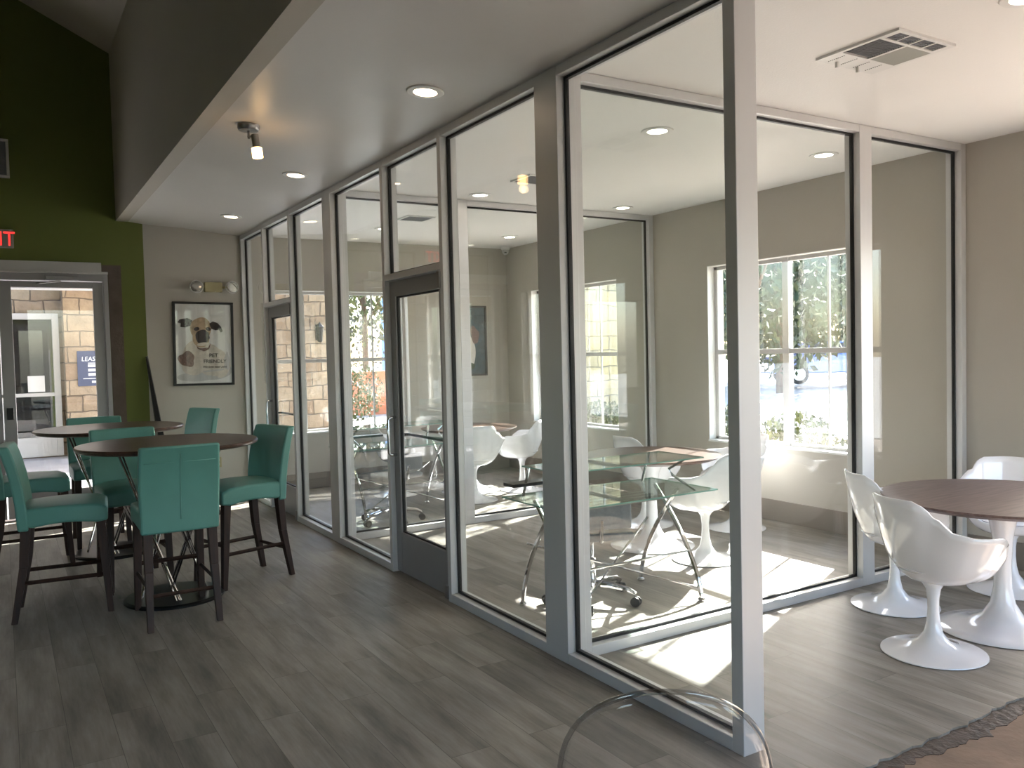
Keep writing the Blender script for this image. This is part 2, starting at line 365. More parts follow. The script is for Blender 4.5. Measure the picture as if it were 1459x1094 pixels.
# baseboards
struct(obj('baseboard_right', B((XE-.014, XE, 3.57, 6.74, 0, .19), (XE-.014, XE, 6.97, YB, 0, .19), (XE-.014, XE, YR, 3.43, 0, .19)), M['base'], bevel=.003), 'taupe baseboard under the windows')
struct(obj('baseboard_back', B((2.51, XE-.02, YB-.014, YB, 0, .19), (1.36, 2.37, YB-.014, YB, 0, .12)), M['base'], bevel=.003), 'taupe baseboard on the back wall')
# ------------------------------------------------------------------ windows
def window(nm, axis, u0, u1, c_in, c_out, label):
    """double unit window, frame towards outer side. axis 'x' -> wall right, 'y' -> back wall"""
    root = struct(empty(nm), label)
    z0, z1 = WZ; a, b_ = c_in+.09, c_in+.14; cm = (a+b_)/2
    def bx(u, v, c, d, z, w): return (c, d, u, v, z, w) if axis == 'x' else (u, v, c, d, z, w)
    um = (u0+u1)/2
    f = [bx(u0, u0+.045, a, b_, z0, z1), bx(u1-.045, u1, a, b_, z0, z1), bx(u0, u1, a, b_, z1-.04, z1), bx(u0, u1, a, b_, z0, z0+.045), bx(um-.034, um+.034, a-.012, b_, z0, z1)]
    obj('window_frame', B(*f), M['trimw'], root, bevel=.004)
    f = []
    zm = 1.53
    for p, q in ((u0+.045, um-.034), (um+.034, u1-.045)):
        f.append(bx(p, q, a-.004, b_-.01, zm-.022, zm+.022)); mid = (p+q)/2
        f.append(bx(mid-.01, mid+.01, cm-.01, cm+.01, z0, z1))
    obj('glazing_bars', B(*f), M['trimw'], root, bevel=.002)
    for p, q in ((u0+.045, um-.034), (um+.034, u1-.045)): obj('window_pane', B(bx(p, q, cm-.003, cm+.003, z0+.045, z1-.04)), M['wglass'], root)
    obj('window_sill', B(bx(u0-.0, u1+.0, c_in-.012, a, z0-.001, z0+.018)), M['white'], root, bevel=.003)
    obj('window_lining', B(bx(u0, u0+.006, c_in+.001, a, z0+.02, z1), bx(u1-.006, u1, c_in+.001, a, z0+.02, z1), bx(u0, u1, c_in+.001, a, z1-.006, z1)), M['white'], root)
    return root
window('window_1', 'x', *W1, XE, XO, 'tall double window of the first glass room')
window('window_2', 'x', *W2, XE, XO, 'tall double window of the far glass room')
window('window_3', 'y', *WB, YB, YO, 'tall double window in the back wall')
window('window_added', 'x', -2.05, -.28, XE, XO, 'added unseen double window behind the viewer, for more daylight')  # added out of view to brighten the open right corner
window('window_4', 'x', *W0, XE, XO, 'tall double window of the open dining corner')
# ------------------------------------------------------------------ glazed walls
FD = .115; FW = .045; ZS = .055; ZH = 2.93
def glazed(root, axis, c0, segs, posts, kind_rows=None):
    """posts: list of (u0,u1); segs: glass lites (u0,u1,z0,z1) between"""
    def bx(u, v, c, d, z, w): return (c, d, u, v, z, w) if axis == 'x' else (u, v, c, d, z, w)
    cm = c0+FD/2
    for (u, v) in posts: obj('post', B(bx(u, v, c0, c0+FD, 0, HC-.002)), M['alu'], root, bevel=.003)
    for (u, v, z, w) in segs:
        if z < .1: obj('bottom_rail', B(bx(u, v, c0+.001, c0+FD-.001, 0, ZS)), M['alu'], root, bevel=.003)
        if w > 2.9: obj('header', B(bx(u, v, c0+.001, c0+FD-.001, ZH, HC-.002)), M['alu'], root, bevel=.003)
        zz0, zz1 = (ZS if z < .1 else z), (ZH if w > 2.9 else w)
        t = .014; g_ = .011
        obj('gasket', B(bx(u, u+t, cm-g_, cm+g_, zz0, zz1), bx(v-t, v, cm-g_, cm+g_, zz0, zz1), bx(u+t, v-t, cm-g_, cm+g_, zz0, zz0+t), bx(u+t, v-t, cm-g_, cm+g_, zz1-t, zz1)), M['gask'], root)
        obj('glass_pane', B(bx(u+.004, v-.004, cm-.005, cm+.005, zz0+.004, zz1-.004)), M['glass'], root)
WFr = struct(empty('wall_glazed_front'), 'long aluminium and glass wall in front of the glass rooms')
P_ = [(2.26, 2.32), (3.43, 3.63), (4.71, 4.755), (5.64, 5.685), (6.755, 6.955), (7.92, 7.965), (8.86, 8.905), (9.775, 9.818)]
glazed(WFr, 'x', XG, [(2.32, 3.43, 0, 3), (3.63, 4.71, 0, 3), (4.755, 5.64, 2.155, 3), (5.685, 6.755, 0, 3), (6.955, 7.92, 0, 3), (7.965, 8.86, 2.155, 3), (8.905, 9.775, 0, 3)], P_)
for u, v in ((4.755, 5.64), (7.965, 8.86)): obj('transom_bar', B((XG, XG+FD, u, v, 2.11, 2.154)), M['alu'], WFr, bevel=.003)
WN = struct(empty('wall_glazed_near'), 'glass partition between open corner and first glass room')
glazed(WN, 'y', 3.442, [(XG+FD+.045, 4.735, 0, 3), (4.855, 5.86, 0, 3)], [(XG+FD, XG+FD+.045), (4.735, 4.855), (5.86, XE-.002)])
WF2 = struct(empty('wall_glazed_far'), 'glass partition between the two glass rooms')
glazed(WF2, 'y', 6.795, [(XG+FD+.045, 3.60, 0, 3), (3.70, 5.86, 0, 3)], [(XG+FD, XG+FD+.045), (3.60, 3.70), (5.86, XE-.002)])
# doors in the front wall
def front_door(nm, y0, y1, label):
    r = struct(empty(nm), label); a, b_ = XG+.035, XG+.08
    y0 += .003; y1 -= .003
    obj('door_frame', B((a, b_, y0, y0+.09, .012, 2.104), (a, b_, y1-.09, y1, .012, 2.104), (a, b_, y0+.09, y1-.09, 1.995, 2.104), (a, b_, y0+.09, y1-.09, .012, .30)), M['alud'], r, bevel=.003)
    t = .012; m0 = (a+b_)/2
    obj('gasket', B((m0-.009, m0+.009, y0+.09, y0+.09+t, .30, 1.995), (m0-.009, m0+.009, y1-.09-t, y1-.09, .30, 1.995), (m0-.009, m0+.009, y0+.1, y1-.1, .30, .30+t), (m0-.009, m0+.009, y0+.1, y1-.1, 1.995-t, 1.995)), M['gask'], r)
    obj('glass_pane', B((m0-.004, m0+.004, y0+.092, y1-.092, .302, 1.993)), M['glass'], r)
    h = bmesh.new(); yy = y1-.045
    tube(h, [(a, yy, .86), (a-.045, yy, .86), (a-.06, yy, .875), (a-.06, yy, 1.115), (a-.045, yy, 1.13), (a, yy, 1.13)], .011, 10)
    obj('pull_handle', h, M['chrome'], r, smooth=True)
    h = bmesh.new(); tube(h, [(b_, y0+.05, 1.0), (b_+.04, y0+.06, 1.0), (b_+.05, y0+.1, 1.0), (b_+.05, y1-.1, 1.0), (b_+.04, y1-.06, 1.0), (b_, y1-.05, 1.0)], .011, 8)
    obj('push_bar', h, M['blackm'], r, smooth=True)
    obj('hinge', B((XG-.012, XG+.034, y0-.012, y0+.028, 1.99, 2.10)), M['steel'], r, bevel=.004)
    obj('hinge', B((XG-.012, XG+.034, y0-.012, y0+.028, .015, .10)), M['steel'], r, bevel=.004)
    return r
front_door('door_1', 4.755, 5.64, 'glass and aluminium door of the first glass room')
front_door('door_2', 7.965, 8.86, 'glass and aluminium door of the far glass room')
# ------------------------------------------------------------------ entrance door in the green wall
dr = struct(empty('door_3'), 'glazed double entrance door in the green wall')
ya, yb = YB+.03, YB+.08
obj('door_jamb', B((.955, 1.0, YB-.005, YO, 0, 2.50), (-1.0, -.955, YB-.005, YO, 0, 2.50), (-.955, .955, YB-.005, YO, 2.43, 2.50)), M['alud'], dr, bevel=.003)
for s in (1, -1):
    def q(a, b_, *z): return (min(s*a, s*b_), max(s*a, s*b_), ya, yb, *z)
    obj('door_leaf', B(q(.005, .115, .01, 2.42), q(.855, .95, .01, 2.42), q(.115, .855, 2.355, 2.42), q(.115, .855, .01, .26)), M['alud'], dr, bevel=.003)
    obj('glass_pane', B(q(.116, .854, .262, 2.353)), M['wglass'], dr)
    obj('push_bar', B((min(s*.03, s*.09), max(s*.03, s*.09), ya-.035, ya, 1.02, 1.14)), M['blackr'], dr, bevel=.004)
cl = obj('door_closer', B((.42, .72, YB-.055, YB+.03, 2.425, 2.475)), M['alud'], dr, bevel=.006)
h = bmesh.new(); tube(h, [(.56, YB-.03, 2.42), (.40, YB-.05, 2.40), (.34, YB+.02, 2.40)], .008, 8); obj('closer_arm', h, M['steel'], dr, smooth=True)
struct(obj('trim_1', B((-1.06, .94, YB-.03, YB, 2.525, 2.62), (-1.06, 1.0, YB-.045, YB, 2.50, 2.525)), M['trimw'], bevel=.003), 'white trim board over the entrance door')
struct(obj('trim_2', B((1.002, 1.13, YB-.006, YB-.0005, 0, 2.60), (.945, 1.002, YB-.006, YB-.0005, 2.527, 2.60)), M['raw']), 'bare plaster strip beside the entrance door')
struct(obj('window_5', B((-3.5, -2.4, YB+.09, YB+.1, 1.0, 2.3)), M['wglass']), 'small window further left in the green wall')
# exit sign
ex = tag(empty('exit_sign', (0.0, YB, 2.83)), 'grey exit sign with red letters above the entrance door', 'sign')
obj('sign_housing', B((-.16, .157, -.045, 0, -.092, .094)), M['signgrey'], ex, bevel=.008)
put_text('sign_letters', 'EXIT', .20, (-.005, -.0465, -.068), ex, M['red'], 'CENTER', bold=.86)
# wall speaker
sp = tag(empty('wall_speaker', (-.05, YB, 3.625)), 'white framed grey speaker panel high on the green wall', 'speaker')
obj('speaker_frame', B((-.2, .2, -.05, 0, -.19, -.165), (-.2, .2, -.05, 0, .165, .19), (-.2, -.175, -.05, 0, -.165, .165), (.175, .2, -.05, 0, -.165, .165)), M['trimw'], sp, bevel=.004)
obj('grille', B((-.175, .175, -.04, 0, -.165, .165)), M['grey'], sp)
# ------------------------------------------------------------------ poster
PX, PZ = 1.945, 1.755
po = tag(empty('framed_poster', (PX, YB-.002, PZ)), 'black framed dog poster hanging on the greige wall', 'poster'); po.rotation_euler = (0, math.radians(.9), 0)
w2, h2 = .325, .465
obj('frame', B((-w2, w2, -.03, 0, h2-.024, h2), (-w2, w2, -.03, 0, -h2, -h2+.024), (-w2, -w2+.028, -.03, 0, -h2+.024, h2-.024), (w2-.028, w2, -.03, 0, -h2+.024, h2-.024)), M['frame'], po, bevel=.003)
pr = obj('print', B((-w2+.028, w2-.028, -.016, -.002, -h2+.024, h2-.024)), M['paper'], po)
def el(cx, cz, rx, rz, rot=0, n=26, wob=0.):
    out = []
    for k in range(n):
        a = 2*PI*k/n; q_ = 1+wob*math.sin(3*a+cx*40)+wob*.6*math.sin(5*a+1)
        x, z = rx*q_*math.cos(a), rz*q_*math.sin(a); c, s = math.cos(rot), math.sin(rot)
        out.append((cx+x*c-z*s, cz+x*s+z*c))
    return out
def prt(name, shapes, mat, y):
    bm = bmesh.new()
    for i, s in enumerate(shapes): poly(bm, [(max(-w2+.03, min(w2-.03, x)), max(-h2+.026, min(h2-.026, z))) for x, z in s], y-.00022*i, .0006)
    return obj(name, bm, mat, pr)
prt('blanket', [el(.06, -.30, .24, .11, 0, wob=.05), el(-.1, -.37, .19, .05)], M['pgrey'], -.0166)
prt('dog_body', [el(-.10, -.16, .14, .2, -.15, wob=.05), el(.06, -.14, .16, .13, .1, wob=.08), el(.12, -.25, .17, .13, 0, wob=.06)], M['cream'], -.0174)
prt('dog_head', [el(-.03, .17, .115, .125, 0, wob=.03), el(-.03, .06, .09, .10)], M['fawn'], -.0184)
prt('dog_ear', [[(-.12, .26), (-.17, .285), (-.25, .27), (-.275, .235), (-.24, .225), (-.245, .185), (-.19, .18), (-.14, .20)]], M['darkf'], -.0192)
prt('dog_ear', [[(.06, .225), (.10, .25), (.15, .235), (.19, .19), (.205, .14), (.185, .125), (.165, .16), (.13, .15), (.085, .165)]], M['darkf'], -.0192)
prt('dog_muzzle', [el(-.015, .075, .072, .085, 0, wob=.04), el(-.075, .165, .03, .02, .3), el(.05, .165, .028, .02, -.3), [(-.09, .10), (-.03, .15), (.05, .13), (.065, .06), (.02, .03), (-.06, .03)]], M['darkf'], -.02)
prt('dog_chin', [el(-.005, -.005, .07, .02, .1)], M['cream'], -.0206)
prt('dog_collar', [[(-.08, -.02), (-.05, -.05), (.04, -.045), (.075, .01), (.055, -.06), (.0, -.085), (-.07, -.055)]], M['rust'], -.0204)
prt('red_toy', [el(-.185, -.17, .085, .085, .2, wob=.12)], M['rust'], -.0206)
prt('dark_folds', [el(.04, -.365, .11, .012, -.1), el(.245, -.2, .03, .1, 0, wob=.1), el(.1, -.3, .12, .01, .1)], M['pgrey'], -.0206)
put_text('lettering', 'PET', .06, (.10, -.0225, -.15), pr, M['ink'], 'CENTER', bold=1.0)
put_text('lettering', 'FRIENDLY', .056, (.115, -.0225, -.215), pr, M['ink'], 'CENTER', bold=1.0)
put_text('script_line', 'We love your pets', .034, (.11, -.0225, -.268), pr, M['ink'], 'CENTER', shear=.3)
obj('glazing', B((-w2+.028, w2-.028, -.026, -.0245, -h2+.024, h2-.024)), M['wglass'], po)
# emergency light
em = tag(empty('emergency_light', (2.065, YB, 2.385)), 'beige emergency light with two round lamps above the dog poster', 'emergency light')
obj('battery_box', B((-.095, .095, -.06, 0, -.055, .055)), M['yel'], em, bevel=.008)
for s in (-1, 1):
    bm = bmesh.new(); lathe(bm, [(.0, -.03), (.03, -.03), (.062, .02), (.066, .03), (.06, .033)], 24)
    bmesh.ops.rotate(bm, verts=bm.verts, cent=(0, 0, 0), matrix=Matrix.Rotation(PI/2-.3, 3, 'X')); bmesh.ops.rotate(bm, verts=bm.verts, cent=(0, 0, 0), matrix=Matrix.Rotation(.25*s, 3, 'Z'))
    bmesh.ops.translate(bm, verts=bm.verts, vec=(s*.19, -.065, 0)); lh = obj('lamp_head', bm, M['clearl'], em, smooth='auto')
    bm = bmesh.new(); tube(bm, [(s*.09, -.03, 0), (s*.15, -.04, 0)], .014, 10); obj('lamp_arm', bm, M['yel'], em, smooth=True)
    bm = bmesh.new(); tube(bm, [(s*.19+.068*math.cos(2*PI*k/24), -.095, .068*math.sin(2*PI*k/24)) for k in range(24)], .006, 6, closed=True); obj('lens_ring', bm, M['trimw'], lh, smooth=True)
# outlet
ou = tag(empty('wall_outlet', (2.055, YB, .415)), 'beige wall outlet under the dog poster', 'outlet')
obj('cover_plate', B((-.036, .036, -.006, 0, -.058, .058)), M['yel'], ou, bevel=.002)
obj('socket', B((-.016, .016, -.009, -.006, .008, .038), (-.016, .016, -.009, -.006, -.038, -.008)), M['trimw'], ou, bevel=.002)
# leaning boards
r = tag(empty('leaning_board', (1.5, 9.6, 0)), 'dark framed board leaning at the edge of the green wall, seen edge on', 'board')
bm = bmesh.new(); hexa(bm, [(-.03, -.15, 0), (.06, -.17, 0), (.08, .17, 0), (-.01, .19, 0)], [(-.172, .15, 1.62), (-.156, .148, 1.62), (-.14, .20, 1.63), (-.158, .20, 1.63)])
obj('board_frame', bm, M['frame'], r, bevel=.004)
bm = bmesh.new(); hexa(bm, [(.07, -.185, 0), (.082, -.185, 0), (.095, .15, 0), (.083, .16, 0)], [(-.150, .13, 1.45), (-.143, .13, 1.45), (-.135, .18, 1.45), (-.14, .18, 1.45)])
obj('board_backing', bm, M['raw'], r)
# ------------------------------------------------------------------ ceiling things
def downlight(x, y, z, warm, label, tilt=0., grp='round ceiling downlights'):
    r = tag(empty('downlight', (x, y, z)), label, 'ceiling light', grp); r.rotation_euler = (0, tilt, 0)
    bm = bmesh.new(); lathe(bm, [(.064, -.001), (.066, -.007), (.098, -.006), (.102, -.001)], 40, cap=False); obj('trim_ring', bm, M['white'], r, smooth='auto', solid=.002)
    bm = bmesh.new(); lathe(bm, [(0, -.003), (.064, -.003)], 40, cap=False); obj('diffuser', bm, M['lampon' if warm else 'lampon2'], r)
    l = bpy.data.lights.new('downlight_lamp', 'SPOT'); l.energy = 8 if warm else 6; l.spot_size = math.radians(118); l.spot_blend = .9; l.shadow_soft_size = .06
    l.color = (1, .84, .68) if warm else (1, .93, .85)
    o = bpy.data.objects.new('downlight_lamp', l); COL.objects.link(o); o.parent = r; o.location = (0, 0, -.02)
    return r
tz = math.atan2(ZBK-HC, XG-XBK)
sofz = HC+(ZBK-HC)*(XG-2.03)/(XG-XBK)
for y, lab in ((4.17, 'warm downlight in the lower ceiling, nearest of three outside the glass'), (6.52, 'warm downlight in the lower ceiling, middle of three outside the glass'), (8.68, 'warm downlight in the lower ceiling, farthest one near the dog poster')):
    downlight(2.03, y, sofz, True, lab, tz)
for x, y, lab in ((3.665, 4.15, 'downlight in the first glass room, nearer the front wall'), (5.25, 4.12, 'downlight in the first glass room, nearer the tall window'), (3.69, 6.53, 'downlight in the first glass room just before the far partition, front side'),
                  (5.31, 6.54, 'downlight in the first glass room beside the far partition, window side'), (3.68, 8.7, 'downlight in the far glass room, nearer the front wall'), (5.34, 8.75, 'downlight in the far glass room, near the white camera'),
                  (3.64, 1.86, 'downlight in the open corner, cut by the top frame edge')):
    downlight(x, y, HC, False, lab)
# spotlight fixture
sx, sy = 1.40, 5.44; szz = ZBK+(HC-ZBK)*(sx-XBK)/(XG-XBK)
fx = tag(empty('ceiling_spotlight', (sx, sy, szz)), 'small brushed steel ceiling spotlight with a glowing glass shade', 'spotlight')
bm = bmesh.new(); lathe(bm, [(.068, 0), (.068, -.022), (.06, -.034), (0, -.034)], 32); obj('canopy', bm, M['steel'], fx, smooth='auto')
bm = bmesh.new(); tube(bm, [(0, 0, -.03), (0, 0, -.085)], .008, 10); tube(bm, [(-.01, -.004, -.07), (.05, -.012, -.075)], .007, 8); obj('stem', bm, M['steel'], fx, smooth='auto')
bm = bmesh.new(); tube(bm, [(.032, -.02, -.06), (.040, -.026, -.145)], .024, 20); obj('lamp_socket', bm, M['steel'], fx, smooth='auto')
bm = bmesh.new(); tube(bm, [(.040, -.026, -.146), (.045, -.031, -.205)], .032, 24); obj('glass_shade', bm, M['bulb'], fx, smooth='auto')
l = bpy.data.lights.new('spotlight_lamp', 'POINT'); l.energy = .3; l.color = (1, .72, .42); l.shadow_soft_size = .03
o = bpy.data.objects.new('spotlight_lamp', l); COL.objects.link(o); o.parent = fx; o.location = (.05, -.05, -.25)
# ceiling register
ve = tag(empty('ceiling_vent', (3.467, 2.315, HC)), 'white ceiling air register with dark louvres over the open corner', 'vent')
L1, L2 = .436, .447
obj('face_plate', B((0, L1, 0, .02, -.012, 0), (0, L1, L2-.02, L2, -.012, 0), (0, .02, .02, L2-.02, -.012, 0), (L1-.02, L1, .02, L2-.02, -.012, 0), (.02, L1-.02, .095, .112, -.012, 0), (.02, L1-.02, .31, L2-.02, -.012, 0),
    (.21, .226, .112, .31, -.012, 0), *[(.02+k*.1015-.0, .035+k*.1015, .02, .095, -.012, 0) for k in range(0, 1)], (.111, .121, .02, .095, -.012, 0), (.208, .218, .02, .095, -.012, 0), (.305, .315, .02, .095, -.012, 0), (.396, L1-.02, .02, .095, -.012, 0)), M['white'], ve)
obj('dark_backing', B((.02, L1-.02, .02, L2-.02, -.002, 0)), M['blackm'], ve)
for a in (.036, .122, .219, .316):
    obj('louvre', B(*[(a, a+.075 if a > .05 else a+.074, .026+j*.0115, .031+j*.0115, -.011, -.004) for j in range(6)]), M['grey'], ve)
obj('louvre', B(*[(.03, .208, .115+j*.0125, .119+j*.0125, -.011, -.004) for j in range(15)]), M['grey'], ve)
obj('grille_plate', B((.226, L1-.02, .112, .31, -.0115, -.003)), M['signgrey'], ve)
for i in range(4): obj('slot_row', B(*[(.06+i*.095, .064+i*.095, .33+j*.011, .3345+j*.011, -.0135, -.012) for j in range(9)]), M['blackm'], ve)
for xx in (.10, .26): obj('lever', B((xx, xx+.012, .40, .415, -.04, -.012)), M['white'], ve, bevel=.002)
for (x, y, nm) in ((3.62, 5.6, 'white ceiling air register in the first glass room'), (3.55, 7.75, 'white ceiling air register in the far glass room')):
    v2 = tag(empty('ceiling_vent', (x, y, HC)), nm, 'vent')
    obj('face_plate', B((0, .3, 0, .02, -.012, 0), (0, .3, .28, .3, -.012, 0), (0, .02, .02, .28, -.012, 0), (.28, .3, .02, .28, -.012, 0)), M['white'], v2)
    obj('dark_backing', B((.02, .28, .02, .28, -.002, 0)), M['blackm'], v2)
    obj('louvre', B(*[(.02, .28, .03+j*.025, .045+j*.025, -.011, -.004) for j in range(10)]), M['grey'], v2)
# security camera
sc_ = tag(empty('security_camera', (5.80, 9.62, HC)), 'white dome security camera in the far ceiling corner', 'camera')
bm = bmesh.new(); lathe(bm, [(.06, 0), (.06, -.03), (.05, -.04), (0, -.04)], 28); obj('mount', bm, M['white'], sc_, smooth='auto')
bm = bmesh.new(); lathe(bm, [(.045, -.04), (.046, -.065), (.034, -.09), (.015, -.103), (0, -.106)], 28); obj('dome', bm, M['trimw'], sc_, smooth='auto')
bm = bmesh.new(); lathe(bm, [(.016, 0), (.016, -.012), (0, -.012)], 16, c=(-.016, -.03, -.073)); obj('lens', bm, M['blackm'], sc_)
# painting far room
pa = tag(empty('framed_painting', (5.36, YB-.002, 1.74)), 'dark framed colourful painting on the wall of the far glass room', 'painting')
obj('frame', B((-.3, .22, -.03, 0, .44, .465), (-.3, .22, -.03, 0, -.465, -.44), (-.3, -.275, -.03, 0, -.44, .44), (.195, .22, -.03, 0, -.44, .44)), M['frame'], pa)
pp = obj('canvas', B((-.275, .195, -.016, -.002, -.44, .44)), M['teald'], pa)
w2, h2 = .3, .45
def prt2(name, shapes, mat, y):
    bm = bmesh.new()
    for i, s in enumerate(shapes): poly(bm, s, y-.00022*i, .0006)
    return obj(name, bm, mat, pp)
prt2('painted_figure', [el(-.08, -.1, .12, .26, .1, wob=.1)], M['cream'], -.0166)
prt2('painted_sleeve', [el(.04, .08, .06, .12, .2, wob=.1), el(-.09, .12, .06, .05)], M['rust'], -.0176)
prt2('painted_foliage', [el(-.1, -.33, .12, .08, 0, wob=.12)], M['leaf'], -.0176)
# ------------------------------------------------------------------ bar stools
def make_stool():
    r = empty('bar_stool')
    # faces +x locally, origin centre on floor
    def loft(rows):
        bm = bmesh.new(); R_ = []
        for row in rows: R_.append([bm.verts.new(p) for p in row])
        for a, b_ in zip(R_[:-1], R_[1:]):
            for k in range(len(a)): bm.faces.new([a[k], a[(k+1) % len(a)], b_[(k+1) % len(b_)], b_[k]])
        bm.faces.new(R_[0][::-1]); bm.faces.new(R_[-1]); return bm
    rows = []
    for i in range(9):  # seat, saddle underside
        t = i/8; x = -.215+.475*t; hw = .215+.012*math.sin(PI*t); top = .700+.012*math.sin(PI*t)-(.02 if i == 8 else 0)
        bot = .585+.030*math.sin(PI*t)-(.02 if 0 < i < 8 else .0)
        rows.append([(x, -hw, bot), (x, 0, bot), (x, hw, bot), (x, hw, top-.012), (x, hw*.6, top+.006), (x, 0, top+.01), (x, -hw*.6, top+.006), (x, -hw, top-.012)])
    obj('seat', loft(rows), M['teal'], r, smooth='auto', bevel=.014, seg=3, angle=50)
    rows = []
    prof = [(-.205, .56), (-.21, .64), (-.214, .72), (-.224, .80), (-.238, .88), (-.256, .96), (-.276, 1.03), (-.296, 1.082)]
    for i, (x, z) in enumerate(prof):
        th = .032 if i else .03; hw = .228-.002*abs(i-4)
        rows.append([(x-th, -hw, z), (x-th-.012, 0, z), (x-th, hw, z), (x+th, hw, z), (x+th-.016, hw*.5, z), (x+th-.022, 0, z), (x+th-.016, -hw*.5, z), (x+th, -hw, z)])
    bk = obj('backrest', loft(rows), M['teal'], r, smooth='auto', bevel=.013, seg=3, angle=50)
    bm = bmesh.new(); tube(bm, [(x-.046, 0, z) for x, z in prof[1:-1]], .0022, 5); tube(bm, [(-.298, -.2, .985), (-.305, 0, .985), (-.298, .2, .985)], .0022, 5)
    obj('seam', bm, M['tealseam'], bk, smooth=True)
    for sx_, sy_ in ((1, 1), (1, -1), (-1, 1), (-1, -1)):
        bm = bmesh.new()
        if sx_ > 0: taper(bm, (.255, sy_*.195, 0), (.215, sy_*.182, .60), .017, .027)
        else:
            taper(bm, (-.275, sy_*.195, 0), (-.215, sy_*.185, .34), .017, .023); taper(bm, (-.215, sy_*.185, .34), (-.195, sy_*.182, .60), .023, .027)
        obj('leg', bm, M['legwood'], r, bevel=.003)
    def lx(z, f): return (.255-.04*z/.6) if f > 0 else (-.275+.06*z/.34 if z < .34 else -.215)
    for sy_ in (1, -1): bm = bmesh.new(); tube(bm, [(lx(.24, -1), sy_*.19, .24), (lx(.24, 1), sy_*.19, .24)], .013, 4); obj('stretcher', bm, M['legwood'], r)
    bm = bmesh.new(); tube(bm, [(lx(.30, 1), -.19, .30), (lx(.30, 1), .19, .30)], .014, 4); obj('footrest', bm, M['legwood'], r)
    bm = bmesh.new(); tube(bm, [(lx(.17, -1)+.0, -.19, .2), (lx(.17, -1), .19, .2)], .012, 4); obj('stretcher', bm, M['legwood'], r)
    return r
stools = [
    ((.875, 5.50), PI/2, 'teal leather bar stool with its back to the viewer, nearest table'),
    ((1.43, 6.13), PI-(-.28), 'teal leather bar stool right of the nearer table, beside the glass wall'),
    ((.30, 6.06), -.10, 'teal leather bar stool left of the nearer table, seen from its side'),
    ((.765, 6.56), -PI/2+.05, 'teal leather bar stool behind the nearer table, facing the viewer'),
    ((.70, 8.18), -PI/2, 'teal leather bar stool behind the farther table, in front of the door'),
    ((1.50, 8.88), PI+.42, 'teal leather bar stool right of the farther table, below the dog poster'),
    ((.16, 7.55), .02, 'teal leather bar stool left of the farther table, back partly out of frame')]
st0 = make_stool()
for i, ((x, y), a, lab) in enumerate(stools):
    s = st0 if i == 0 else copy_tree(st0)
    s.location = (x, y, 0); s.rotation_euler = (0, 0, a); tag(s, lab, 'bar stool', 'teal bar stools')
# bar tables
def bar_table(x, y, lab):
    r = tag(empty('bar_table', (x, y, 0)), lab, 'table', 'round bar tables')
    bm = bmesh.new(); lathe(bm, [(0, 1.008), (.545, 1.008), (.562, 1.016), (.566, 1.03), (.56, 1.04), (0, 1.04)], 72); obj('tabletop', bm, M['tabwood'], r, smooth='auto', angle=25)
    bm = bmesh.new(); lathe(bm, [(0, 0), (.315, 0), (.315, .012), (.30, .022), (0, .026)], 60); obj('base', bm, M['blackm'], r, smooth='auto', angle=25)
    for k in range(4):
        a = PI/4+k*PI/2+.35; b_ = a+1.95
        bm = bmesh.new()
        for d in (-.1, .1):
            tube(bm, [(.33*math.cos(a+d), .33*math.sin(a+d), 1.008), (.205*math.cos(b_+d*.6), .205*math.sin(b_+d*.6), .024)], .0085, 10)
        obj('chrome_rods', bm, M['chrome'], r, smooth='auto')
    return r
bar_table(.931, 5.932, 'round dark wood bar table with chrome rods, nearer of two')
bar_table(.751, 7.645, 'round dark wood bar table with chrome rods, farther of two near the door')
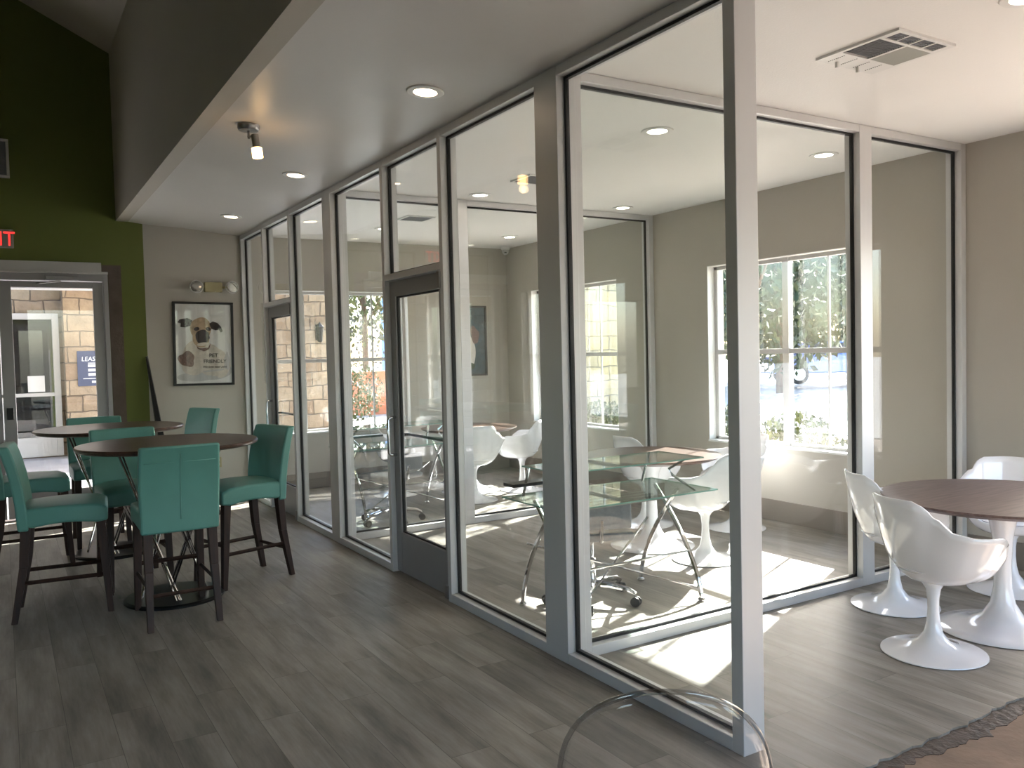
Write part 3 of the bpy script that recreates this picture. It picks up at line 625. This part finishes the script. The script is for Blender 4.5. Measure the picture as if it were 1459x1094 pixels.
# ------------------------------------------------------------------ tulip furniture
def interp(t, ks):
    for (a, va), (b_, vb) in zip(ks[:-1], ks[1:]):
        if a <= t <= b_:
            u = (t-a)/(b_-a); u = u*u*(3-2*u); return va+(vb-va)*u
    return ks[-1][1]
def make_tulip():
    r = empty('tulip_chair')
    NT, NP = 72, 18
    # angle measured from front (+x); rim height, radius
    hk = [(0, .452), (36, .462), (50, .51), (62, .615), (74, .652), (96, .655), (112, .672), (128, .735), (140, .79), (150, .812), (180, .815)]
    rk = [(0, .255), (38, .275), (60, .295), (80, .298), (100, .285), (120, .262), (140, .245), (160, .24), (180, .245)]
    bm = bmesh.new(); rings = []
    for j in range(1, NP+1):
        ph = (j/NP)*PI/2; ring = []
        for i in range(NT):
            th = 360*i/NT; t = th if th <= 180 else 360-th
            H = interp(t, hk); R_ = interp(t, rk)
            rr = R_*(math.sin(ph)**.66); z = .375+(H-.375)*(1-math.cos(ph))**(1.15)
            q = j/NP
            if t > 110: rr += .035*((z-.5)/.3 if z > .5 else 0)*min(1, (t-110)/35)
            if 42 < t < 128: rr += .07*q**5*math.sin(math.radians((t-42)/86*180))**.7
            a = math.radians(th); ring.append(bm.verts.new((rr*math.cos(a)*.98, rr*math.sin(a), z)))
        rings.append(ring)
    c = bm.verts.new((0, 0, .375))
    for i in range(NT): bm.faces.new([c, rings[0][i], rings[0][(i+1) % NT]])
    for a, b_ in zip(rings[:-1], rings[1:]):
        for i in range(NT): bm.faces.new([a[i], b_[i], b_[(i+1) % NT], a[(i+1) % NT]])
    sh = obj('shell', bm, M['plast'], r, smooth=True, solid=.011)
    bm = bmesh.new(); lathe(bm, [(.0, 0), (.24, 0), (.25, .004), (.248, .009), (.20, .018), (.13, .036), (.075, .064), (.045, .105), (.032, .16), (.027, .22), (.028, .28), (.036, .33), (.055, .36), (.085, .378), (.085, .384), (0, .384)], 48)
    obj('pedestal', bm, M['plast'], r, smooth='auto', angle=50)
    bm = bmesh.new(); k = 24
    lathe(bm, [(0, .425), (.12, .425), (.17, .435), (.185, .448), (.17, .458), (.1, .464), (0, .466)], 32); obj('seat_cushion', bm, M['plast'], r, smooth='auto')
    return r
def tulip_table(x, y, rad, lab, top='tabwood', grp='round tulip tables'):
    r = tag(empty('tulip_table', (x, y, 0)), lab, 'table', grp)
    bm = bmesh.new(); lathe(bm, [(0, .70), (rad-.05, .702), (rad-.005, .722), (rad, .728), (rad-.003, .734), (0, .735)], 80); obj('tabletop', bm, M[top], r, smooth='auto', angle=25)
    bm = bmesh.new(); lathe(bm, [(0, 0), (.32, 0), (.335, .004), (.33, .010), (.26, .02), (.17, .042), (.10, .085), (.062, .15), (.045, .24), (.042, .36), (.05, .50), (.068, .6), (.10, .66), (.15, .70), (0, .70)], 56)
    obj('pedestal', bm, M['plast'], r, smooth='auto', angle=50)
    return r
tulip_table(4.62, 2.49, .61, 'round walnut topped white pedestal table in the open corner', 'walnut')
tulip_table(4.42, 5.15, .55, 'round wood topped white pedestal table behind the glass desk')
tulip_table(4.55, 8.45, .55, 'round wood topped white pedestal table in the far glass room')
tul = make_tulip()
tl = [((3.995, 2.50), -.32, 'white tulip armchair nearest the viewer at the walnut table', 'open'),
      ((4.54, 3.085), -.55, 'white tulip armchair beside the glass partition at the walnut table', 'open'),
      ((5.40, 2.86), PI+.55, 'white tulip armchair behind the walnut table, mostly hidden by its top', 'open'),
      ((4.43, 4.56), PI/2+.35, 'white tulip armchair right of the glass desk, back to the viewer', 'room'),
      ((4.90, 5.80), -.05, 'white tulip armchair behind the round wood table, its back to the left', 'room'),
      ((5.42, 5.20), PI-.3, 'white tulip armchair under the tall window of the first glass room', 'room'),
      ((5.05, 8.12), PI/2+.8, 'white tulip armchair in the far glass room, near its right wall', 'far'),
      ((4.28, 7.86), PI/2-.2, 'white tulip armchair in the far glass room, back to the partition', 'far'),
      ((3.75, 8.75), -.3, 'white tulip armchair in the far glass room, left of its table', 'far')]
for i, ((x, y), a, lab, g_) in enumerate(tl):
    s = tul if i == 0 else copy_tree(tul)
    s.location = (x, y, 0); s.rotation_euler = (0, 0, a); tag(s, lab, 'chair', 'white tulip armchairs')
# ------------------------------------------------------------------ glass desks
def desk(x0, x1, y0, y1, lab, loc=(0, 0, 0), rz=0):
    r = tag(empty('glass_desk', loc, rz), lab, 'desk', 'glass computer desks')
    def plate(nm, a, b_, c, d, z):
        p = obj(nm, B((a, b_, c, d, z, z+.008)), M['tglass'], r)
        t = .0025; obj('glass_edge', B((a-t, b_+t, c-t, c, z, z+.008), (a-t, b_+t, d, d+t, z, z+.008), (a-t, a, c, d, z, z+.008), (b_, b_+t, c, d, z, z+.008)), M['gedge'], p)
    plate('desktop', x0, x1, y0, y1, .685); plate('upper_shelf', x0+.1, x1, y0+.12, y1-.08, .875)
    obj('keyboard_tray', B((x0+.02, x0+.55, y1-.1, y1+.02, .755, .775)), M['blackm'], r, bevel=.003)
    for s, xx in ((0, x0+.12), (1, x1-.13)):
        bm = bmesh.new()
        P1 = [(xx, y0+.02+.42*(t/10)**1.6, .02+.66*(t/10)) for t in range(11)]; tube(bm, P1, .014, 8)
        P1 = [(xx, y1-.02-.38*(t/10)**1.6, .02+.66*(t/10)) for t in range(11)]; tube(bm, P1, .014, 8)
        obj('leg', bm, M['chrome'], r, smooth='auto')
        bm = bmesh.new(); tube(bm, [(xx-.005, y0+.05, .69), (xx+.01, y0+.28, .76), (xx, y0+.30, .80), (xx, y0+.16, .872)], .009, 8); tube(bm, [(xx, y1-.05, .69), (xx, y1-.12, .872)], .009, 8)
        obj('shelf_bracket', bm, M['chrome'], r, smooth='auto')
        for yy in (y0+.02, y1-.02):
            bm = bmesh.new(); lathe(bm, [(0, 0), (.022, 0), (.024, .012), (.016, .024), (0, .026)], 18, c=(xx, yy, 0)); obj('foot', bm, M['chrome'], r, smooth='auto')
    bm = bmesh.new(); tube(bm, [(x0+.12, y0+.04, .08), (x1-.13, y1-.10, .45)], .007, 8); tube(bm, [(x0+.12, y1-.08, .4), (x1-.13, y0+.04, .08)], .007, 8)
    tube(bm, [(x0+.12, y0+.12, .30), (x1-.13, y0+.12, .30)], .008, 8)
    obj('cross_brace', bm, M['chrome'], r, smooth='auto')
    bm = bmesh.new()
    for k in range(4): box(bm, x0+.15, x1-.3, y0+.1+.08*k, y0+.125+.08*k, .655, .665)
    obj('under_rails', bm, M['steel'], r)
    return r
desk(2.60, 3.80, 3.80, 4.42, 'glass and chrome computer desk just behind the near partition')
desk(-.6, .6, -.3, .3, 'glass and chrome computer desk in the far glass room', (3.35, 7.75, 0), .05)
# office chairs
def office_chair(x, y, rz, lab):
    r = tag(empty('office_chair', (x, y, 0), rz), lab, 'office chair', 'rolling office chairs')
    bm = bmesh.new(); lathe(bm, [(0, .09), (.04, .09), (.045, .12), (.026, .15), (.026, .26), (.03, .27), (.016, .28), (.016, .42), (0, .42)], 24); obj('gas_lift', bm, M['chrome'], r, smooth='auto')
    for k in range(5):
        a = 2*PI*k/5+.3; c, s = math.cos(a), math.sin(a); bm = bmesh.new()
        tube(bm, [(.03*c, .03*s, .115), (.12*c, .12*s, .115), (.24*c, .24*s, .10), (.29*c, .29*s, .075)], [.024, .021, .017, .014], 10); lg = obj('leg', bm, M['chrome'], r, smooth='auto')
        bm = bmesh.new(); q_ = (.29*c, .29*s)
        for d in (-.016, .016): tube(bm, [(q_[0]-s*(d-.009), q_[1]+c*(d-.009), .03), (q_[0]-s*(d+.009), q_[1]+c*(d+.009), .03)], .03, 16)
        obj('caster', bm, M['blackr'], lg, smooth='auto')
    bm = bmesh.new(); box(bm, -.22, .22, -.22, .22, .42, .47); obj('seat', bm, M['grey'], r, bevel=.02, seg=3)
    bm = bmesh.new(); box(bm, -.25, -.22, -.19, .19, .50, .66); obj('backrest', bm, M['grey'], r, bevel=.012)
    bm = bmesh.new(); tube(bm, [(-.1, 0, .43), (-.24, 0, .43), (-.255, 0, .56)], .012, 8); obj('back_bar', bm, M['chrome'], r, smooth='auto')
office_chair(3.12, 4.22, 1.2, 'chrome star base office chair tucked under the near glass desk')
office_chair(3.10, 7.35, 1.9, 'chrome star base office chair in the far glass room')
# ------------------------------------------------------------------ clear acrylic chair in front
def ghost():
    r = tag(empty('acrylic_chair', (1.062, 1.213, 0)), 'clear acrylic chair with a round back in the foreground', 'chair')
    r.rotation_euler = (0, 0, math.atan2(-1.085, 1.2)+.10)
    # local +y away from camera; chair faces +y with its back near
    bm = bmesh.new(); n = 48
    o1 = []; a_, c_z = .20, .735
    def P(k, s): t = 2*PI*k/n; x = a_*s*math.sin(t); z = c_z+.225*s*math.cos(t); return (x, -.06-.10*(z-.5)+.10*(x/.2)**2, z)
    ring = [[bm.verts.new(P(k, s)) for k in range(n)] for s in (.25, .5, .75, .9, 1)]
    cc = bm.verts.new(P(0, 0))
    for k in range(n): bm.faces.new([cc, ring[0][k], ring[0][(k+1) % n]])
    for a, b_ in zip(ring[:-1], ring[1:]):
        for k in range(n): bm.faces.new([a[k], b_[k], b_[(k+1) % n], a[(k+1) % n]])
    obj('back_panel', bm, M['acryl'], r, smooth=True, solid=.008)
    bm = bmesh.new(); tube(bm, [P(k, 1.02) for k in range(n)], .0055, 8, closed=True); obj('back_rim', bm, M['acryle'], r, smooth=True)
    bm = bmesh.new(); box(bm, -.23, .23, -.06, .36, .445, .465); obj('seat', bm, M['acryl'], r, bevel=.008)
    for sx_ in (-1, 1):
        for sy_, y in ((-1, -.04), (1, .34)):
            bm = bmesh.new(); taper(bm, (sx_*.21, y-(.05 if sy_ < 0 else -.02), 0), (sx_*.205, y, .445), .012, .02); obj('leg', bm, M['acryl'], r, bevel=.003)
ghost()
# ------------------------------------------------------------------ outdoors
struct(obj('ground_walkway', B((-9, 9, YO+.005, 17.3, -.15, -.02)), M['pave']), 'pale concrete walkway')
struct(obj('ground_verge', B((XO+.005, 13, -8, 10.04, -.2, -.10)), M['grass']), 'planted verge outside the windows')
bm = bmesh.new(); v = [bm.verts.new(p) for p in [(13, -30, -.1), (13, 17.3, -.1), (60, 60, .7), (60, -30, .7)]]; bm.faces.new(v)
v = [bm.verts.new(p) for p in [(9.0, 17.3, -.1), (13, 17.3, -.1), (60, 60, .7), (9.0, 60, .7)]]; bm.faces.new(v)
v = [bm.verts.new(p) for p in [(9.0, 10.04, -.1), (13, 10.04, -.1), (13, 17.3, -.1), (9, 17.3, -.1)]]; bm.faces.new(v)
v = [bm.verts.new(p) for p in [(-9, 17.3, -.05), (9.0, 17.3, -.1), (9, 60, .7), (-9, 60, .7)]]; bm.faces.new(v)
struct(obj('ground_parking', bm, M['asph'], solid=.05), 'sunlit pale parking ground')
# entrance building with stone front
sw = tag(empty('stone_building'), 'peach limestone building across the walkway', 'building')
obj('stone_wall', B((.915, 5.55, 15.8, 17.2, -.1, 4.2), (-7, -1.6, 15.8, 17.2, -.1, 4.2)), M['stoneA'], sw)
obj('recessed_wall', holed('y', 16.3, 16.5, -1.6, .915, -.1, 4.2, [(-.9, .86, 0, 2.42)]), M['stoneA'], sw)
obj('entrance_frame', B((.76, .86, 16.2, 16.32, 0, 2.42), (-.9, -.8, 16.2, 16.32, 0, 2.42), (-.8, .76, 16.2, 16.32, 2.32, 2.42), (-.02, .1, 16.22, 16.3, 0, 2.32), (-.8, .76, 16.22, 16.3, 0, .33), (-.8, .76, 16.22, 16.3, 1.02, 1.08)), M['trimw'], sw, bevel=.004)
obj('entrance_glass', B((-.8, .76, 16.255, 16.262, .33, 2.32)), M['wglass'], sw)
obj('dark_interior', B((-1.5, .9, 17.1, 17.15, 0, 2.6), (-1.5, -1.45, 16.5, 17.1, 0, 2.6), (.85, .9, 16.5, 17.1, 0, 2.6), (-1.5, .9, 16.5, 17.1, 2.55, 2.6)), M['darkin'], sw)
nt_ = tag(obj('paper_notice', B((.37, .62, 16.235, 16.245, 1.1, 1.37)), M['paper']), 'white paper notice taped on the far glass door', 'notice')
struct(obj('ceiling_walkway', B((-7, 2.25, YO+.01, 15.79, 2.78, 2.95)), M['ceil']), 'covered walkway ceiling outside the entrance')  # stretched further right to shade more of the walkway
lp = tag(empty('walkway_light', (.25, 13.2, 2.78)), 'small downlight under the walkway ceiling', 'ceiling light')
bm = bmesh.new(); lathe(bm, [(0, 0), (.09, 0), (.09, -.01), (0, -.012)], 24); obj('diffuser', bm, M['lampon'], lp)
sg = tag(empty('leasing_sign', (1.25, 15.8, 1.47)), 'navy sign with white leasing text on the stone wall', 'sign')
sb_ = obj('sign_panel', B((-.16, .36, -.02, 0, -.29, .3)), M['navy'], sg)
put_text('sign_text', 'LEASING', .105, (.095, -.0215, .13), sb_, M['white'], 'CENTER', shear=.12, bold=.95)
obj('sign_rows', B((.0, .3, -.022, -.02, .03, .075), (.0, .3, -.022, -.02, -.045, 0), (.0, .3, -.022, -.02, -.12, -.075), (-.08, .3, -.022, -.02, -.17, -.16), (.05, .2, -.022, -.02, -.24, -.205), (.0, .2, -.022, -.02, .09, .10)), M['white'], sb_)
ln = tag(empty('wall_lantern', (5.25, 15.8, 2.05)), 'dark wall lantern on the stone building', 'lantern')
obj('backplate', B((-.05, .05, -.02, 0, -.15, .15)), M['blackm'], ln); bm = bmesh.new(); lathe(bm, [(0, -.2), (.05, -.18), (.075, .08), (.09, .1), (.02, .17), (0, .2)], 6, c=(0, -.12, 0)); obj('lantern_body', bm, M['blackm'], ln)
sw2 = tag(obj('stone_wing', B((7.3, 11.2, 12.0, 12.6, -.1, 4.0)), M['stoneB']), 'cream limestone wall outside the far room window', 'building')
tag(obj('terracotta_wall', B((8.0, 14.0, 21.0, 21.4, -.1, 1.15)), M['terra']), 'low terracotta garden wall seen through the back window', 'wall')
tag(obj('blue_building', B((16.6, 24, 36, 40, 0, 9)), M['bluew']), 'pale blue building far behind the trees', 'building')
# plants
def leaves(center, radii, n, size, rnd):
    bm = bmesh.new(); cx, cy, cz = center
    for _ in range(n):
        while True:
            p = Vector((rnd.uniform(-1, 1), rnd.uniform(-1, 1), rnd.uniform(-1, 1)))
            if .25 < p.length < 1: break
        p *= (.65+.35*rnd.random())/max(p.length, .6)*p.length if False else 1
        q_ = Vector((cx+p.x*radii[0], cy+p.y*radii[1], cz+p.z*radii[2])); s = size*rnd.uniform(.6, 1.3)
        E_ = Euler((rnd.uniform(0, 6.3), rnd.uniform(0, 6.3), rnd.uniform(0, 6.3))).to_matrix()
        vs = [bm.verts.new(q_+E_ @ Vector(c)*s) for c in [(-.5, 0, 0), (0, -.28, .05), (.5, 0, 0), (0, .28, .05)]]
        bm.faces.new(vs)
    return bm
rnd = random.Random(3)
def tree(x, y, z0, h, rad, n, size, mat, lab, rz=None, branches=True):
    r = tag(empty('tree', (x, y, z0)), lab, 'tree', 'trees outside the windows')
    bm = bmesh.new(); tube(bm, [(0, 0, 0), (.05, .02, h*.35), (-.03, .05, h*.7)], [.11, .085, .05], 10)
    if branches:
        for k in range(6):
            a = k*1.1; tube(bm, [(0, 0, h*(.32+.05*k)), (rad*.35*math.cos(a), rad*.35*math.sin(a), h*(.5+.05*k)), (rad*.7*math.cos(a), rad*.7*math.sin(a), h*(.62+.05*k))], [.04, .025, .01], 6)
    obj('trunk', bm, M['bark'], r, smooth=True)
    zr_ = rz or h*.38
    obj('foliage', leaves((0, 0, h-zr_), (rad, rad, zr_), n, size, rnd), mat, r)
    return r
tree(9.9, 9.3, -.1, 6.2, 1.7, 1300, .13, M['leaf'], 'green tree near the windows casting dappled light')
tree(20.5, 17.8, .1, 7.5, 2.8, 4200, .30, M['leaf'], 'leafy green tree left in the tall window view', rz=3.5)
tree(26, 21.8, .2, 8.5, 3.3, 4200, .34, M['leafy'], 'yellow green tree in the middle of the tall window view', rz=4.0)
tree(33.5, 25, .3, 9.0, 4.0, 4200, .38, M['leaf'], 'dense tree at the right behind the blue car', rz=4.3)
tree(27, 29.2, .3, 9.0, 3.6, 3600, .38, M['leaf'], 'dark green tree behind the slate car', rz=4.3)
tree(37, 35.5, .3, 9.5, 4.6, 3000, .42, M['leafy'], 'pale tree furthest back behind the parked cars', rz=4.6)
tree(9.6, 24.5, -.05, 7.5, 2.2, 1800, .22, M['leafy'], 'yellow leaved tree beyond the back window')
tree(13.5, 31.5, 0, 10, 3.4, 2600, .22, M['leafd'], 'bare greyish tree beyond the back window', rz=4.6)
def hedge(nm, x0, x1, y0, y1, z0, z1, n, mat, lab):
    bm = leaves(((x0+x1)/2, (y0+y1)/2, (z0+z1)/2), ((x1-x0)/2, (y1-y0)/2, (z1-z0)/2), n, .09, rnd)
    r = tag(empty(nm), lab, 'shrub', 'shrubs under the windows')
    obj('foliage', bm, mat, r); b2 = bmesh.new(); tube(b2, [((x0+x1)/2, (y0+y1)/2, -.1), ((x0+x1)/2, (y0+y1)/2, (z0+z1)/2)], .03, 6); obj('stem', b2, M['bark'], r)
hedge('shrub', 7.0, 7.9, 6.9, 8.0, -.1, .92, 1500, M['leaf'], 'low green shrub left below the tall window')
hedge('shrub', 7.0, 7.9, 5.7, 6.8, -.1, .86, 1500, M['leafy'], 'low pale shrub in the middle below the tall window')
hedge('shrub', 7.0, 7.9, 4.7, 5.6, -.1, .84, 1300, M['leaf'], 'low green shrub right below the tall window')
hedge('shrub', 7.6, 9.6, 11.1, 11.8, -.1, .72, 1600, M['leafy'], 'clipped green hedge in front of the cream stone wall')
hedge('shrub', 6.4, 8.2, 19.0, 20.2, -.1, 1.45, 1600, M['leafy'], 'rounded yellow green bush beyond the back window')
# cars
def car(x, y, z, rz, mat, lab):
    r = tag(empty('parked_car', (x, y, z), rz), lab, 'car', 'cars parked across the lot')
    prof = [(-2.1, .35), (-2.1, .75), (-1.9, .9), (-1.35, .96), (-.75, 1.38), (.75, 1.42), (1.45, .98), (2.0, .9), (2.15, .7), (2.15, .35)]
    bm = bmesh.new(); L = [bm.verts.new((a, -.85 if c < 1.1 else -.68, c)) for a, c in prof]; R_ = [bm.verts.new((a, .85 if c < 1.1 else .68, c)) for a, c in prof]
    bm.faces.new(L); bm.faces.new(R_[::-1])
    for i in range(len(prof)): j = (i+1) % len(prof); bm.faces.new([L[i], R_[i], R_[j], L[j]])
    obj('body', bm, mat, r, bevel=.05, seg=2)
    bm = bmesh.new()
    for s in (-1, 1): hexa(bm, [(-1.15, s*.85, .98), (1.2, s*.85, .98), (1.2, s*.80, .98), (-1.15, s*.80, .98)], [(-.7, s*.71, 1.33), (.7, s*.71, 1.35), (.7, s*.66, 1.35), (-.7, s*.66, 1.33)])
    obj('side_windows', bm, M['cargl'], r)
    for a in (-1.3, 1.3):
        for s in (-1, 1):
            bm = bmesh.new(); tube(bm, [(a, s*.70, .33), (a, s*.90, .33)], .33, 24); w_ = obj('wheel', bm, M['tyre'], r, smooth='auto')
            bm = bmesh.new(); tube(bm, [(a, s*.89, .33), (a, s*.915, .33)], .21, 20); obj('hubcap', bm, M['hub'], w_, smooth='auto')
car(19.6, 23.0, .28, -.55, M['carg'], 'slate grey blue car parked at the left behind the lot')
car(24.2, 18.9, .28, -.55, M['carb'], 'bright blue car parked in the middle behind the lot')
# ------------------------------------------------------------------ light
sun = bpy.data.lights.new('sun', 'SUN'); sun.energy = 44.0; sun.angle = math.radians(.6); sun.color = (1, .985, .945)
so = bpy.data.objects.new('sun', sun); COL.objects.link(so)
elv = math.radians(32.6); dirv = Vector((.9153*math.cos(elv), .4027*math.cos(elv), math.sin(elv)))
so.rotation_euler = dirv.to_track_quat('Z', 'Y').to_euler(); so.location = (20, 12, 15)
wd = bpy.data.worlds.new('World'); SC.world = wd; wd.use_nodes = True; nt = wd.node_tree; bg = nt.nodes['Background']
sky = nt.nodes.new('ShaderNodeTexSky'); sky.sky_type = 'NISHITA'; sky.sun_disc = False; sky.sun_elevation = elv; sky.sun_rotation = math.atan2(.9153, .4027)
sky.air_density = 1.0; sky.dust_density = 2.0
nt.links.new(sky.outputs['Color'], bg.inputs['Color']); bg.inputs['Strength'].default_value = 1.0
# sky portals at the window openings (daylight)
def portal(x, y, z, sx_, sz, rot):
    l = bpy.data.lights.new('sky_portal', 'AREA'); l.shape = 'RECTANGLE'; l.size = sx_; l.size_y = sz; l.cycles.is_portal = True
    o = bpy.data.objects.new('sky_portal', l); COL.objects.link(o); o.location = (x, y, z); o.rotation_euler = rot
for w in ((-2.05, -.28), W0, W1, W2): portal(XO+.02, (w[0]+w[1])/2, 1.515, 1.72, 1.78, (0, PI/2, 0)) if False else portal(XO+.02, (w[0]+w[1])/2, 1.515, 1.72, 1.78, (PI/2, 0, PI/2))
# ------------------------------------------------------------------ camera
R3 = Matrix(((0.8535714348594279, 0.04044949984302003, -0.5194031609014976), (-0.5204164998665332, 0.02001601922563589, -0.8536779402333327), (-0.024134462054997422, 0.9989810793687779, 0.038135689380256285)))
R3 = Matrix([Vector(r_) for r_ in R3])
cam = bpy.data.cameras.new('camera'); cam.sensor_width = 36; cam.sensor_fit = 'HORIZONTAL'; cam.lens = 1194.19/1459*36; cam.clip_start = .05; cam.clip_end = 300
co = bpy.data.objects.new('camera', cam); COL.objects.link(co)
fw = -Vector((R3[0][2], R3[1][2], R3[2][2])); rt = Vector((R3[0][0], R3[1][0], R3[2][0]))
# camera axes: x right, y up, z back
Mx = Matrix.Identity(4)
for i in range(3):
    Mx[i][0] = R3[i][0]; Mx[i][1] = R3[i][1]; Mx[i][2] = R3[i][2]
Mx[0][3], Mx[1][3], Mx[2][3] = 0, 0, 1.58
co.matrix_world = Mx
SC.camera = co
SC.view_settings.view_transform = 'Standard'; SC.view_settings.look = 'None'; SC.view_settings.exposure = .6; SC.view_settings.gamma = 1; SC.view_settings.use_curve_mapping = False
SC.cycles.max_bounces = 12; SC.cycles.diffuse_bounces = 6; SC.cycles.glossy_bounces = 6; SC.cycles.transparent_max_bounces = 40; SC.cycles.transmission_bounces = 8
SC.cycles.sample_clamp_indirect = 8
